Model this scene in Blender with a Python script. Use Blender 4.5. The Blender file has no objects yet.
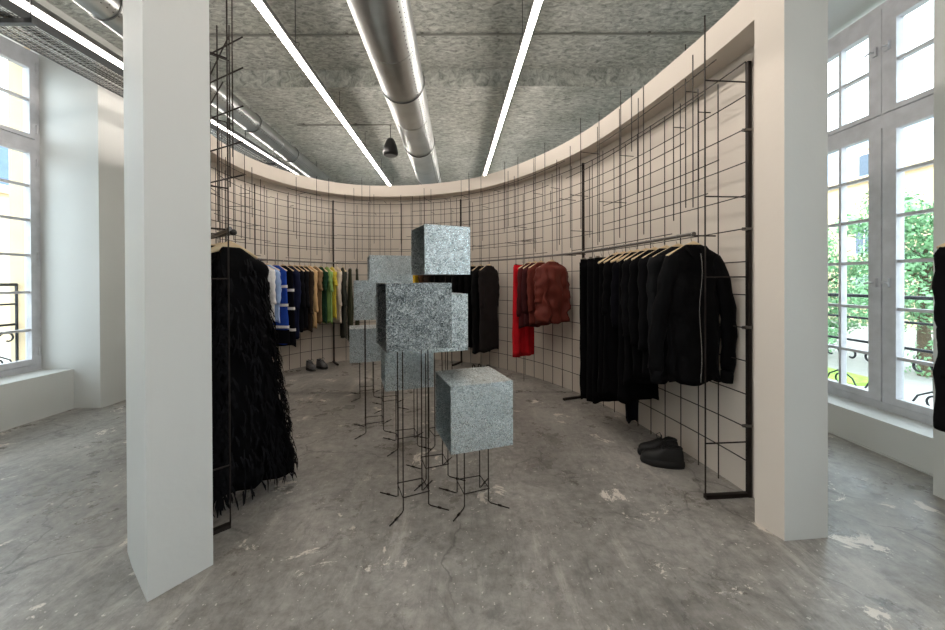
import bpy, bmesh, math, random
from mathutils import Vector, Matrix, noise
R = random.Random(7)
C = bpy.context.scene.collection
PI = math.pi
V = Vector

# ------------------------------------------------------------------ camera
cd = bpy.data.cameras.new('camera'); cam = bpy.data.objects.new('camera', cd); C.objects.link(cam)
cam.location = (0, 0, 1.5)
cam.rotation_euler = (PI/2 - .0045, .0042, 0)
cd.sensor_width = 36; cd.lens = 360/945*36
cd.shift_y = -.0343
cd.clip_start = .05; cd.clip_end = 300
bpy.context.scene.camera = cam

# ------------------------------------------------------------------ materials
def lin(c):
    return tuple(((v/255)/12.92 if v/255 <= .04045 else ((v/255+.055)/1.055)**2.4) for v in c)

def mat(name, col, rough=.6, metal=0, bump=0, bscale=50, vary=0, vscale=5, sheen=0, spec=.5):
    m = bpy.data.materials.new(name); m.use_nodes = True
    nt = m.node_tree; b = nt.nodes['Principled BSDF']
    c = (*lin(col), 1)
    b.inputs['Base Color'].default_value = c
    b.inputs['Roughness'].default_value = rough
    b.inputs['Metallic'].default_value = metal
    b.inputs['Specular IOR Level'].default_value = spec
    if sheen: b.inputs['Sheen Weight'].default_value = sheen
    if bump or vary:
        tc = nt.nodes.new('ShaderNodeTexCoord')
    if vary:
        n = nt.nodes.new('ShaderNodeTexNoise'); n.inputs['Scale'].default_value = vscale; n.inputs['Detail'].default_value = 5
        nt.links.new(tc.outputs['Object'], n.inputs['Vector'])
        r = nt.nodes.new('ShaderNodeValToRGB')
        r.color_ramp.elements[0].position = .3; r.color_ramp.elements[1].position = .7
        r.color_ramp.elements[0].color = (*[v*(1-vary) for v in c[:3]], 1)
        r.color_ramp.elements[1].color = (*[min(1, v*(1+vary)) for v in c[:3]], 1)
        nt.links.new(n.outputs['Fac'], r.inputs['Fac']); nt.links.new(r.outputs['Color'], b.inputs['Base Color'])
    if bump:
        n2 = nt.nodes.new('ShaderNodeTexNoise'); n2.inputs['Scale'].default_value = bscale; n2.inputs['Detail'].default_value = 6
        nt.links.new(tc.outputs['Object'], n2.inputs['Vector'])
        bp = nt.nodes.new('ShaderNodeBump'); bp.inputs['Strength'].default_value = bump; bp.inputs['Distance'].default_value = .02
        nt.links.new(n2.outputs['Fac'], bp.inputs['Height']); nt.links.new(bp.outputs['Normal'], b.inputs['Normal'])
    return m

def emit(name, col, strength):
    m = bpy.data.materials.new(name); m.use_nodes = True
    nt = m.node_tree; nt.nodes.remove(nt.nodes['Principled BSDF'])
    e = nt.nodes.new('ShaderNodeEmission'); e.inputs['Color'].default_value = (*col, 1); e.inputs['Strength'].default_value = strength
    nt.links.new(e.outputs[0], nt.nodes['Material Output'].inputs['Surface'])
    return m

M = {}
M['paint'] = mat('white_paint', (212, 213, 210), .55, bump=.05, bscale=30, vary=.02, vscale=1.2)
M['alcove'] = mat('warm_white_paint', (216, 206, 194), .6, bump=.05, bscale=30, vary=.02, vscale=1.2)
M['back_paint'] = mat('grey_back_wall', (120, 122, 124), .7)
M['window_paint'] = mat('aged_window_paint', (196, 196, 200), .5, vary=.10, vscale=9, bump=.1, bscale=60)
M['steel'] = mat('dark_steel', (46, 40, 37), .45, metal=.7, vary=.25, vscale=20)
M['rod'] = mat('rebar_rod', (54, 48, 44), .5, metal=.6, vary=.2, vscale=30)
M['rail'] = mat('rail_steel', (120, 116, 112), .35, metal=.9)
M['hook'] = mat('hook_metal', (190, 188, 184), .25, metal=1)
M['wood'] = mat('pale_wood', (214, 190, 152), .5, vary=.12, vscale=18)
M['duct'] = mat('galvanised_duct', (190, 194, 194), .36, metal=1, vary=.10, vscale=4)
M['band'] = mat('duct_band', (120, 122, 122), .35, metal=1)
M['alu'] = mat('aluminium_housing', (150, 150, 150), .4, metal=.8)
M['tray'] = mat('cable_tray_metal', (88, 90, 92), .4, metal=.8)
M['blackplastic'] = mat('black_plastic', (14, 14, 15), .4)
M['iron'] = mat('wrought_iron', (38, 40, 44), .5, metal=.5)
M['plastic'] = mat('conduit_plastic', (128, 128, 122), .6)
M['leaf'] = mat('leaf_green', (118, 162, 116), .5, vary=.35, vscale=3)
M['bark'] = mat('bark', (92, 78, 62), .9, vary=.3, vscale=12)
M['grass'] = mat('grass', (132, 172, 66), .9, vary=.3, vscale=6)
M['stone'] = mat('pale_limestone', (206, 184, 148), .85, vary=.08, vscale=3)
M['slate'] = mat('blue_slate', (70, 92, 130), .6, vary=.2, vscale=8)
M['darkglass'] = mat('dark_pane', (70, 84, 100), .15)
M['street'] = mat('street_paving', (150, 148, 144), .9, vary=.1, vscale=2)
M['dim_tube'] = emit('lamp_tube_dim', (1, .91, .83), 16)
M['tube'] = emit('lamp_tube', (1, .91, .83), 36)

def glass():
    m = bpy.data.materials.new('window_glass'); m.use_nodes = True
    nt = m.node_tree; nt.nodes.remove(nt.nodes['Principled BSDF'])
    t = nt.nodes.new('ShaderNodeBsdfTransparent'); t.inputs[0].default_value = (.96, .98, .98, 1)
    g = nt.nodes.new('ShaderNodeBsdfGlossy'); g.inputs['Roughness'].default_value = .02
    lw = nt.nodes.new('ShaderNodeLayerWeight'); lw.inputs[0].default_value = .5; f = nt.nodes.new('ShaderNodeMapRange'); f.inputs[1].default_value = .4; f.inputs[3].default_value = .03; f.inputs[4].default_value = .35; nt.links.new(lw.outputs['Facing'], f.inputs[0])
    x = nt.nodes.new('ShaderNodeMixShader')
    nt.links.new(f.outputs[0], x.inputs[0]); nt.links.new(t.outputs[0], x.inputs[1]); nt.links.new(g.outputs[0], x.inputs[2])
    nt.links.new(x.outputs[0], nt.nodes['Material Output'].inputs['Surface'])
    return m
M['glass'] = glass()

def galv(dark=1.0, lo=(72, 84, 88), mid=(196, 206, 208), hi=(250, 253, 253)):
    m = bpy.data.materials.new('spangled_galvanised_steel'); m.use_nodes = True
    nt = m.node_tree; b = nt.nodes['Principled BSDF']
    tc = nt.nodes.new('ShaderNodeTexCoord')
    v = nt.nodes.new('ShaderNodeTexVoronoi'); v.inputs['Scale'].default_value = 92
    nz = nt.nodes.new('ShaderNodeTexNoise'); nz.inputs['Scale'].default_value = 60
    mx = nt.nodes.new('ShaderNodeMixRGB'); mx.inputs[0].default_value = .12
    nt.links.new(tc.outputs['Object'], nz.inputs['Vector'])
    nt.links.new(tc.outputs['Object'], mx.inputs[1]); nt.links.new(nz.outputs['Color'], mx.inputs[2])
    nt.links.new(mx.outputs[0], v.inputs['Vector'])
    sep = nt.nodes.new('ShaderNodeSeparateColor'); nt.links.new(v.outputs['Color'], sep.inputs[0])
    r = nt.nodes.new('ShaderNodeValToRGB')
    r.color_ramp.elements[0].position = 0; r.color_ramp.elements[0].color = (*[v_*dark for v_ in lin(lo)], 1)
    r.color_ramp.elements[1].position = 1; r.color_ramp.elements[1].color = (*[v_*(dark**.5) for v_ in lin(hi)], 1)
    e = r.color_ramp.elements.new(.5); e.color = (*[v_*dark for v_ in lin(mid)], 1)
    nt.links.new(sep.outputs[0], r.inputs[0]); nt.links.new(r.outputs[0], b.inputs['Base Color'])
    mr = nt.nodes.new('ShaderNodeMapRange'); mr.inputs[3].default_value = .22; mr.inputs[4].default_value = .5
    nt.links.new(sep.outputs[1], mr.inputs[0]); nt.links.new(mr.outputs[0], b.inputs['Roughness'])
    ge = nt.nodes.new('ShaderNodeNewGeometry')
    sc = nt.nodes.new('ShaderNodeVectorMath'); sc.operation = 'SUBTRACT'; sc.inputs[1].default_value = (.5, .5, .5); nt.links.new(v.outputs['Color'], sc.inputs[0])
    s2 = nt.nodes.new('ShaderNodeVectorMath'); s2.operation = 'SCALE'; s2.inputs[3].default_value = .16; nt.links.new(sc.outputs[0], s2.inputs[0])
    ad = nt.nodes.new('ShaderNodeVectorMath'); ad.operation = 'ADD'; nt.links.new(ge.outputs['Normal'], ad.inputs[0]); nt.links.new(s2.outputs[0], ad.inputs[1])
    no = nt.nodes.new('ShaderNodeVectorMath'); no.operation = 'NORMALIZE'; nt.links.new(ad.outputs[0], no.inputs[0]); nt.links.new(no.outputs[0], b.inputs['Normal'])
    b.inputs['Metallic'].default_value = .9
    return m
M['galv'] = galv()
M['galv_dark'] = galv(.42)  # same steel with a darker spangle, used on the middle box
M['galv_soft'] = galv(1, (148, 162, 168), (208, 219, 222), (244, 249, 251))

def floor_mat():
    m = bpy.data.materials.new('worn_concrete_floor'); m.use_nodes = True
    nt = m.node_tree; b = nt.nodes['Principled BSDF']; L = nt.links.new
    tc = nt.nodes.new('ShaderNodeTexCoord')
    def noi(scale, detail=6, rough=.6, dist=0):
        n = nt.nodes.new('ShaderNodeTexNoise'); n.inputs['Scale'].default_value = scale
        n.inputs['Detail'].default_value = detail; n.inputs['Roughness'].default_value = rough; n.inputs['Distortion'].default_value = dist
        L(tc.outputs['Object'], n.inputs['Vector']); return n.outputs['Fac']
    def ramp(f, stops):
        r = nt.nodes.new('ShaderNodeValToRGB'); cr = r.color_ramp
        while len(cr.elements) < len(stops): cr.elements.new(.5)
        for e, (p, c) in zip(cr.elements, stops): e.position = p; e.color = (*c, 1) if len(c) == 3 else c
        L(f, r.inputs[0]); return r.outputs[0]
    def mix(f, a, c):
        x = nt.nodes.new('ShaderNodeMixRGB'); L(f, x.inputs[0])
        (L(a, x.inputs[1]) if not isinstance(a, tuple) else setattr(x.inputs[1], 'default_value', (*a, 1)))
        (L(c, x.inputs[2]) if not isinstance(c, tuple) else setattr(x.inputs[2], 'default_value', (*c, 1)))
        return x.outputs[0]
    def bw(lo, hi): return [(lo, (0, 0, 0)), (hi, (1, 1, 1))]
    base = ramp(noi(1.1, 8, .62, .4), [(.32, lin((112, 108, 103))), (.5, lin((140, 136, 130))), (.68, lin((176, 172, 166)))])
    fine = ramp(noi(14, 8, .7), [(.36, lin((88, 85, 81))), (.64, lin((184, 180, 174)))])
    x = nt.nodes.new('ShaderNodeMixRGB'); x.inputs[0].default_value = .35; L(base, x.inputs[1]); L(fine, x.inputs[2]); col = x.outputs[0]
    # dark worn streaks
    col = mix(ramp(noi(2.6, 9, .75, 1.2), [(.55, (0, 0, 0)), (.64, (.55, .55, .55))]), col, lin((88, 86, 84)))
    # dark scratches
    w = nt.nodes.new('ShaderNodeTexNoise'); w.inputs['Scale'].default_value = 3; w.inputs['Detail'].default_value = 10; w.inputs['Distortion'].default_value = 3
    mp = nt.nodes.new('ShaderNodeMapping'); mp.inputs['Scale'].default_value = (1, .35, 1); mp.inputs['Rotation'].default_value = (0, 0, .5)
    L(tc.outputs['Object'], mp.inputs[0]); L(mp.outputs[0], w.inputs['Vector'])
    col = mix(ramp(w.outputs['Fac'], [(.485, (0, 0, 0)), (.5, (.22, .22, .22)), (.515, (0, 0, 0))]), col, lin((84, 82, 80)))
    # pale plaster and paint left on the slab
    a = ramp(noi(3.2, 10, .72, .6), bw(.60, .612)); bb = ramp(noi(1.3, 2), bw(.44, .50))
    mu = nt.nodes.new('ShaderNodeMixRGB'); mu.blend_type = 'MULTIPLY'; mu.inputs[0].default_value = 1; L(a, mu.inputs[1]); L(bb, mu.inputs[2])
    col = mix(mu.outputs[0], col, lin((214, 206, 196)))
    sp = ramp(noi(38, 3, .5), bw(.675, .70))
    col = mix(sp, col, lin((200, 194, 186)))
    # cracks
    wn = nt.nodes.new('ShaderNodeTexNoise'); wn.inputs['Scale'].default_value = 3.5; wn.inputs['Detail'].default_value = 6; L(tc.outputs['Object'], wn.inputs['Vector'])
    wm = nt.nodes.new('ShaderNodeMixRGB'); wm.inputs[0].default_value = .25; L(tc.outputs['Object'], wm.inputs[1]); L(wn.outputs['Color'], wm.inputs[2])
    vo = nt.nodes.new('ShaderNodeTexVoronoi'); vo.feature = 'DISTANCE_TO_EDGE'; vo.inputs['Scale'].default_value = 1.5; L(wm.outputs[0], vo.inputs['Vector'])
    ck = nt.nodes.new('ShaderNodeMixRGB'); ck.blend_type = 'MULTIPLY'; ck.inputs[0].default_value = 1
    L(ramp(vo.outputs['Distance'], [(.0, (.6, .6, .6)), (.012, (0, 0, 0))]), ck.inputs[1]); L(ramp(noi(.9, 3), bw(.45, .55)), ck.inputs[2])
    col = mix(ck.outputs[0], col, lin((70, 68, 66)))
    # wear running along the room
    mp2 = nt.nodes.new('ShaderNodeMapping'); mp2.inputs['Scale'].default_value = (3.2, .5, 1); L(tc.outputs['Object'], mp2.inputs[0])
    w2 = nt.nodes.new('ShaderNodeTexNoise'); w2.inputs['Scale'].default_value = 1.6; w2.inputs['Detail'].default_value = 10; w2.inputs['Roughness'].default_value = .75; L(mp2.outputs[0], w2.inputs['Vector'])
    col = mix(ramp(w2.outputs['Fac'], [(.56, (0, 0, 0)), (.66, (.5, .5, .5))]), col, lin((196, 190, 182)))
    col = mix(ramp(w2.outputs['Fac'], [(.34, (.5, .5, .5)), (.44, (0, 0, 0))]), col, lin((92, 90, 88)))
    # joints
    s = nt.nodes.new('ShaderNodeSeparateXYZ'); L(tc.outputs['Object'], s.inputs[0])
    def line(sock, pos, wd):
        a1 = nt.nodes.new('ShaderNodeMath'); a1.operation = 'SUBTRACT'; L(sock, a1.inputs[0]); a1.inputs[1].default_value = pos
        n1 = nt.nodes.new('ShaderNodeMath'); n1.operation = 'MULTIPLY_ADD'; L(noi(6), n1.inputs[0]); n1.inputs[1].default_value = .05; L(a1.outputs[0], n1.inputs[2])
        a2 = nt.nodes.new('ShaderNodeMath'); a2.operation = 'ABSOLUTE'; L(n1.outputs[0], a2.inputs[0])
        a3 = nt.nodes.new('ShaderNodeMath'); a3.operation = 'LESS_THAN'; L(a2.outputs[0], a3.inputs[0]); a3.inputs[1].default_value = wd
        a4 = nt.nodes.new('ShaderNodeMath'); a4.operation = 'MULTIPLY'; L(a3.outputs[0], a4.inputs[0]); a4.inputs[1].default_value = .45
        return a4.outputs[0]
    col = mix(line(s.outputs[1], 4.86, .05), col, lin((78, 76, 74)))
    L(col, b.inputs['Base Color'])
    rr = ramp(noi(2.2, 8, .7), [(.3, (.20, .20, .20)), (.7, (.46, .46, .46))]); L(rr, b.inputs['Roughness'])
    bp = nt.nodes.new('ShaderNodeBump'); bp.inputs['Strength'].default_value = .35; bp.inputs['Distance'].default_value = .01
    L(noi(9, 10, .75), bp.inputs['Height']); L(bp.outputs[0], b.inputs['Normal'])
    return m
M['floor'] = floor_mat()

def ceil_mat():
    m = bpy.data.materials.new('rough_concrete_ceiling'); m.use_nodes = True
    nt = m.node_tree; b = nt.nodes['Principled BSDF']; L = nt.links.new
    tc = nt.nodes.new('ShaderNodeTexCoord')
    mp = nt.nodes.new('ShaderNodeMapping'); mp.inputs['Scale'].default_value = (1.0, 2.0, 1); L(tc.outputs['Object'], mp.inputs[0])
    n = nt.nodes.new('ShaderNodeTexNoise'); n.inputs['Scale'].default_value = 11; n.inputs['Detail'].default_value = 9; n.inputs['Roughness'].default_value = .7; n.inputs['Distortion'].default_value = .8
    L(mp.outputs[0], n.inputs['Vector'])
    n2 = nt.nodes.new('ShaderNodeTexNoise'); n2.inputs['Scale'].default_value = 1.3; n2.inputs['Detail'].default_value = 5; L(tc.outputs['Object'], n2.inputs['Vector'])
    r = nt.nodes.new('ShaderNodeValToRGB'); cr = r.color_ramp
    cr.elements[0].position = .34; cr.elements[0].color = (*lin((134, 137, 132)), 1)
    cr.elements[1].position = .66; cr.elements[1].color = (*lin((228, 229, 222)), 1)
    L(n.outputs['Fac'], r.inputs[0])
    r2 = nt.nodes.new('ShaderNodeValToRGB'); c2 = r2.color_ramp
    c2.elements[0].position = .3; c2.elements[0].color = (.74, .75, .72, 1); c2.elements[1].position = .7; c2.elements[1].color = (1, 1, 1, 1)
    L(n2.outputs['Fac'], r2.inputs[0])
    mu = nt.nodes.new('ShaderNodeMixRGB'); mu.blend_type = 'MULTIPLY'; mu.inputs[0].default_value = 1
    L(r.outputs[0], mu.inputs[1]); L(r2.outputs[0], mu.inputs[2]); L(mu.outputs[0], b.inputs['Base Color'])
    bp = nt.nodes.new('ShaderNodeBump'); bp.inputs['Strength'].default_value = .9; bp.inputs['Distance'].default_value = .03
    L(n.outputs['Fac'], bp.inputs['Height']); L(bp.outputs[0], b.inputs['Normal'])
    b.inputs['Roughness'].default_value = .85
    return m
M['ceiling'] = ceil_mat()

_cl = {}
def cloth(col, rough=.9, bump=.15, vary=.15):
    k = (col, rough)
    if k not in _cl:
        _cl[k] = mat('cloth_%d_%d_%d' % col, col, rough, bump=bump, bscale=35, vary=vary, vscale=9, sheen=0, spec=.2 if sum(col) > 90 else .08)
    return _cl[k]

# ------------------------------------------------------------------ mesh helpers
def obj(name, bm, m, parent=None, smooth=False, kind=None):
    me = bpy.data.meshes.new(name)
    bmesh.ops.recalc_face_normals(bm, faces=bm.faces)
    bm.to_mesh(me); bm.free()
    if isinstance(m, (list, tuple)):
        for q in m: me.materials.append(q)
    else: me.materials.append(m)
    if smooth:
        for p in me.polygons: p.use_smooth = True
    o = bpy.data.objects.new(name, me); C.objects.link(o)
    if parent: o.parent = parent
    if kind: o['kind'] = kind
    return o

def tag(o, label, cat, group=None, kind=None):
    o['label'] = label; o['category'] = cat
    if group: o['group'] = group
    if kind: o['kind'] = kind
    return o

def thing(name, label, cat, loc=(0, 0, 0), rz=0, group=None):
    o = bpy.data.objects.new(name, None); C.objects.link(o); o.empty_display_size = .1
    o.location = loc; o.rotation_euler = (0, 0, rz)
    return tag(o, label, cat, group)

def box(bm, x0, x1, y0, y1, z0, z1):
    vs = [bm.verts.new((x, y, z)) for z in (z0, z1) for x, y in ((x0, y0), (x1, y0), (x1, y1), (x0, y1))]
    for f in ((3, 2, 1, 0), (4, 5, 6, 7), (0, 1, 5, 4), (1, 2, 6, 5), (2, 3, 7, 6), (3, 0, 4, 7)):
        bm.faces.new([vs[i] for i in f])
    return vs

def tube(bm, pts, r, n=6, cap=True, sq=None):
    pts = [V(p) for p in pts]
    rad = r if isinstance(r, (list, tuple)) else [r]*len(pts)
    rings = []; prev = None
    for i, p in enumerate(pts):
        t = (pts[min(i+1, len(pts)-1)] - pts[max(i-1, 0)])
        if t.length < 1e-9: t = V((0, 0, 1))
        t.normalize()
        if prev is None:
            a = V((0, 0, 1)) if abs(t.z) < .9 else V((1, 0, 0))
            u = t.cross(a).normalized()
        else:
            u = (prev - t*prev.dot(t))
            if u.length < 1e-6: u = t.orthogonal()
            u.normalize()
        prev = u; w = t.cross(u)
        rings.append([bm.verts.new(p + (u*math.cos(2*PI*k/n) + w*math.sin(2*PI*k/n))*rad[i]) for k in range(n)])
    for a, b in zip(rings, rings[1:]):
        for k in range(n):
            bm.faces.new((a[k], a[(k+1) % n], b[(k+1) % n], b[k]))
    if cap:
        bm.faces.new(rings[0][::-1]); bm.faces.new(rings[-1])
    return rings

def prism(bm, poly, z0, z1):
    a = [bm.verts.new((x, y, z0)) for x, y in poly]; b = [bm.verts.new((x, y, z1)) for x, y in poly]
    n = len(poly)
    bm.faces.new(a[::-1]); bm.faces.new(b)
    for i in range(n): bm.faces.new((a[i], a[(i+1) % n], b[(i+1) % n], b[i]))

# ------------------------------------------------------------------ the curved alcove line
ctrl = [(1.74,2.2),(1.735,2.4),(1.70,2.75),(1.60,3.39),(1.48,4.0),(1.28,4.61),(.98,5.2),(.62,5.73),(.2,6.2),(-.3,6.52),(-.95,6.75),(-1.6,6.82),
        (-2.15,6.75),(-2.6,6.5),(-2.92,6.12),(-3.12,5.7),(-3.24,5.25),(-3.25,4.75),(-3.14,4.2),(-2.9,3.65),(-2.50,3.05),(-1.94,2.46),(-1.365,1.895)]
def catmull(P, k=14):
    out = []
    P = [V(p) for p in P]
    for i in range(len(P)-1):
        p0 = P[i-1] if i else P[0]*2 - P[1]; p1, p2 = P[i], P[i+1]
        p3 = P[i+2] if i+2 < len(P) else P[-1]*2 - P[-2]
        for j in range(k):
            t = j/k
            out.append(.5*((2*p1) + (p2-p0)*t + (2*p0-5*p1+4*p2-p3)*t*t + (3*p1-p0-3*p2+p3)*t**3))
    out.append(P[-1]); return out
dense = catmull(ctrl)
# smooth
for _ in range(60):
    dense = [dense[0]] + [(dense[i-1]+dense[i]*2+dense[i+1])/4 for i in range(1, len(dense)-1)] + [dense[-1]]
cum = [0]
for a, b in zip(dense, dense[1:]): cum.append(cum[-1] + (b-a).length)
LEN = cum[-1]
def cur(s, off=0):
    """point on the alcove line at arc length s from the right end, offset outward"""
    s = max(0, min(LEN, s))
    lo, hi = 0, len(cum)-1
    while hi-lo > 1:
        m_ = (lo+hi)//2
        if cum[m_] <= s: lo = m_
        else: hi = m_
    t = (s-cum[lo])/max(1e-9, cum[hi]-cum[lo])
    p = dense[lo].lerp(dense[hi], t)
    a = dense[max(0, lo-2)]; b = dense[min(len(dense)-1, hi+2)]
    tg = (b-a).normalized(); n = V((tg.y, -tg.x))
    return p + n*off, tg, n
def s_near(x, y, off=0):
    best = min(range(400), key=lambda i: (cur(LEN*i/399, off)[0]-V((x, y))).length)
    return LEN*best/399
def s_bearing(px, off=0, lo=0, hi=None):
    """arc length whose offset point lies on the given bearing seen from the room's entrance"""
    k = (px-472.5)/360; hi = hi or LEN
    return min([lo + (hi-lo)*i/1500 for i in range(1501)], key=lambda s: abs(cur(s, off)[0].x/cur(s, off)[0].y - k))

# ------------------------------------------------------------------ shell
ZT, ZB = 3.307, 3.10
bm = bmesh.new()
prof = [(.2, 0), (.27, 0), (.27, ZT), (0, ZT), (0, ZB), (.2, ZB)]
N = 170; rings = []
for i in range(N+1):
    s = .02 + (LEN-.22)*i/N
    rings.append([bm.verts.new((*cur(s, o)[0], z)) for o, z in prof])
for a, b in zip(rings, rings[1:]):
    for k in range(6): bm.faces.new((a[k], a[(k+1) % 6], b[(k+1) % 6], b[k]))
bm.faces.new(rings[0]); bm.faces.new(rings[-1])
o = obj('wall_curved', bm, M['alcove'], kind='structure')
o['label'] = 'curved warm white partition with overhanging top band'
# end posts of the partition
bm = bmesh.new()
prism(bm, [(1.785, 2.06), (2.058, 2.085), (2.03, 2.36), (1.95, 2.30), tuple(cur(.02, 0)[0])], 0, ZT)
o = obj('wall_end_right', bm, [M['paint'], M['alcove']], kind='structure')
for p in o.data.polygons:
    if p.normal.x < -.7: p.material_index = 1
bm = bmesh.new()
prism(bm, [(-1.383, 1.905), (-1.53, 1.68), (-1.80, 1.89), (-1.93, 2.0), tuple(cur(LEN-.25, .27)[0]), tuple(cur(LEN-.25, 0)[0])], 0, ZT)
obj('wall_end_left', bm, M['paint'], kind='structure')

Y0, Y1 = -4.5, 11.5
XL, XLo, XR, XRo = -4.45, -5.5, 3.2, 4.1
ZC = 4.45
bm = bmesh.new(); box(bm, XLo, XRo, Y0-.2, Y1+.2, -.2, 0); obj('floor', bm, M['floor'], kind='structure')
bm = bmesh.new(); box(bm, XLo, XRo, Y0-.2, 5.03, ZC, ZC+.3); box(bm, XLo, XRo, 5.03, Y1+.2, 4.21, ZC+.3); obj('ceiling', bm, M['ceiling'], kind='structure')
bm = bmesh.new(); box(bm, XLo, XRo, Y1, Y1+.2, 0, ZC); obj('wall_back', bm, M['paint'], kind='structure')
bm = bmesh.new(); box(bm, XLo, XRo, Y0-.2, Y0, 0, ZC); obj('wall_front', bm, M['back_paint'], kind='structure')

LW = [(-2.9, 0), (.3, 0), (3.49, 0), (6.7, 0), (9.9, 0)]  # unseen windows beside and behind the camera, both rows, are added for light
RW = [(-3.0, 0), (.16, 0), (3.33, 0), (6.5, 0), (9.67, 0)]
def side_wall(nm, xin, xbench, xout, wins, hw, zs, zl):
    bm = bmesh.new(); ys = Y0
    sg = 1 if xin > 0 else -1
    def bx(xa, xb, *a): box(bm, min(xa, xb), max(xa, xb), *a)
    for yc, _ in wins:
        bx(xin, xout, ys, yc-hw, 0, ZC)
        bx(xbench, xout, yc-hw, yc+hw, 0, zs)
        bx(xin, xout, yc-hw, yc+hw, zl, ZC)
        ys = yc+hw
    bx(xin, xout, ys, Y1, 0, ZC)
    return obj(nm, bm, M['paint'], kind='structure')
side_wall('wall_left', XL, -4.77, XLo, LW, .805, .468, 4.30)
side_wall('wall_right', XR, 3.5, XRo, RW, .83, .287, 4.10)
# thin pale floor bead along the white walls
bm = bmesh.new(); box(bm, XL-.001, XL+.012, 4.30, 5.9, 0, .012); box(bm, -4.77, -4.758, 2.69, 4.29, 0, .012); obj('baseboard_left', bm, M['paint'], kind='structure')
bm = bmesh.new(); box(bm, 3.488, 3.5, 2.51, 4.15, 0, .012); obj('baseboard_right', bm, M['paint'], kind='structure')

# ------------------------------------------------------------------ windows
wn = [0]
def window(xp, yc, zb, dz, sg):
    """xp plane of the frame; sg direction outward"""
    wn[0] += 1
    root = bpy.data.objects.new('window_%d' % wn[0], None); C.objects.link(root)
    root.location = (xp, yc, 0); root['kind'] = 'structure'
    d0, d1 = (-.03, .05)
    def bx(bm, y0, y1, z0, z1, a=0, b=0):
        xs = sorted((sg*(d0+a), sg*(d1-b))); box(bm, xs[0], xs[1], y0, y1, z0, z1)
    ztr0, ztr1 = 2.90+dz, 3.02+dz; ztop = 4.05+dz
    fr = bmesh.new()
    bx(fr, -.82, -.76, zb, ztop); bx(fr, .76, .82, zb, ztop); bx(fr, -.76, .76, zb, zb+.07); bx(fr, -.76, .76, ztop-.05, ztop)
    bx(fr, -.76, .76, ztr0, ztr1); bx(fr, -.012, .012, ztr1, ztop-.05, -.01)
    obj('window_frame', fr, M['window_paint'], root)
    rows_lo = [zb+.14] + [z+dz for z in (.79, 1.23, 1.66, 2.07, 2.47, 2.85)]
    rows_up = [z+dz for z in (3.07, 3.47, 3.84)]
    for sd in (-1, 1):
        for nm, rows, lo, hi in (('casement', rows_lo, zb+.076, ztr0-.006), ('transom_light', rows_up, ztr1+.006, ztop-.056)):
            sm = bmesh.new()
            ya, yb = sorted((sd*.005, sd*.754))
            yi = sorted((sd*.112, sd*.70))
            s0 = bmesh.new()
            bx(sm, ya, yi[0], lo, hi, -.015, .02); bx(sm, yi[1], yb, lo, hi, -.015, .02)
            bx(sm, yi[0], yi[1], lo, rows[0], -.015, .02); bx(sm, yi[0], yi[1], rows[-1], hi, -.015, .02)
            s0.free()
            sash = obj(nm, sm, M['window_paint'], root)
            mu = bmesh.new()
            ym = (yi[0]+yi[1])/2 + sd*-.02
            bx(mu, ym-.013, ym+.013, rows[0], rows[-1], -.008, .03)
            for z in rows[1:-1]: bx(mu, yi[0], yi[1], z-.014, z+.014, -.004, .034)
            obj('glazing_bar', mu, M['window_paint'], sash)
            g = bmesh.new(); xs = sorted((sg*.004, sg*.008)); box(g, xs[0], xs[1], yi[0], yi[1], rows[0], rows[-1])
            obj('glass_pane', g, M['glass'], sash)
            if nm == 'casement' or True:
                hg = bmesh.new()
                for z in ((lo+.15, (lo+hi)/2, hi-.15) if nm == 'casement' else (lo+.12, hi-.12)):
                    tube(hg, [(-sg*.05, sd*.765, z-.05), (-sg*.05, sd*.765, z+.05)], .011, 8)
                obj('hinge', hg, M['window_paint'], sash)
            hz = (1.47+dz) if nm == 'casement' else (3.62+dz)
            hb = bmesh.new()
            box(hb, *sorted((-sg*.045, -sg*.07)), *sorted((sd*.03, sd*.07)), hz-.04, hz+.04)
            tube(hb, [(-sg*.07, sd*.05, hz), (-sg*.10, sd*.05, hz), (-sg*.10, sd*.10, hz-.01)], .009, 8)
            obj('latch', hb, M['window_paint'], sash)
    return root
for yc, _ in LW: window(-5.18, yc, .468, .16, -1)
for yc, _ in RW: window(3.83, yc, .287, 0, 1)

# balcony rails outside the two seen windows
def railing(x, yc, dz, lbl):
    t = thing('balcony_railing', lbl, 'railing', (x, yc, 0))
    a = bmesh.new()
    for z, r in ((1.33, .018), (1.10, .012), (.86, .014), (.30, .014)):
        tube(a, [(0, -.8, z+dz), (0, .8, z+dz)], r, 8)
    obj('bar', a, M['iron'], t)
    for sy in (-.79, .79):
        b = bmesh.new(); tube(b, [(0, sy, .2+dz), (0, sy, 1.33+dz)], .016, 8); obj('post', b, M['iron'], t)
    c = bmesh.new()
    for k in range(4):
        y = -.6+.4*k
        tube(c, [(0, y+.055*math.cos(q*PI/8), .42+dz+.055*math.sin(q*PI/8)) for q in range(17)], .009, 6)
        tube(c, [(0, y, .5+dz), (0, y, .84+dz)], .012, 6)
        for sd in (-1, 1):
            pts = []
            for q in range(20):
                a_ = q/19*PI*1.6; rr = .09*(1-q/26)
                pts.append((0, y+sd*(.1-rr*math.cos(a_)), .70+dz+rr*math.sin(a_)))
            tube(c, pts, .010, 6)
            tube(c, [(0, y+sd*.2, .30+dz), (0, y+sd*.12, .45+dz), (0, y, .52+dz)], .008, 6)
    obj('scrollwork', c, M['iron'], t)
railing(4.02, 3.33, 0, 'black wrought iron balcony railing outside the right window')
railing(-5.42, 3.49, .15, 'black iron balcony railing outside the left window')

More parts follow.
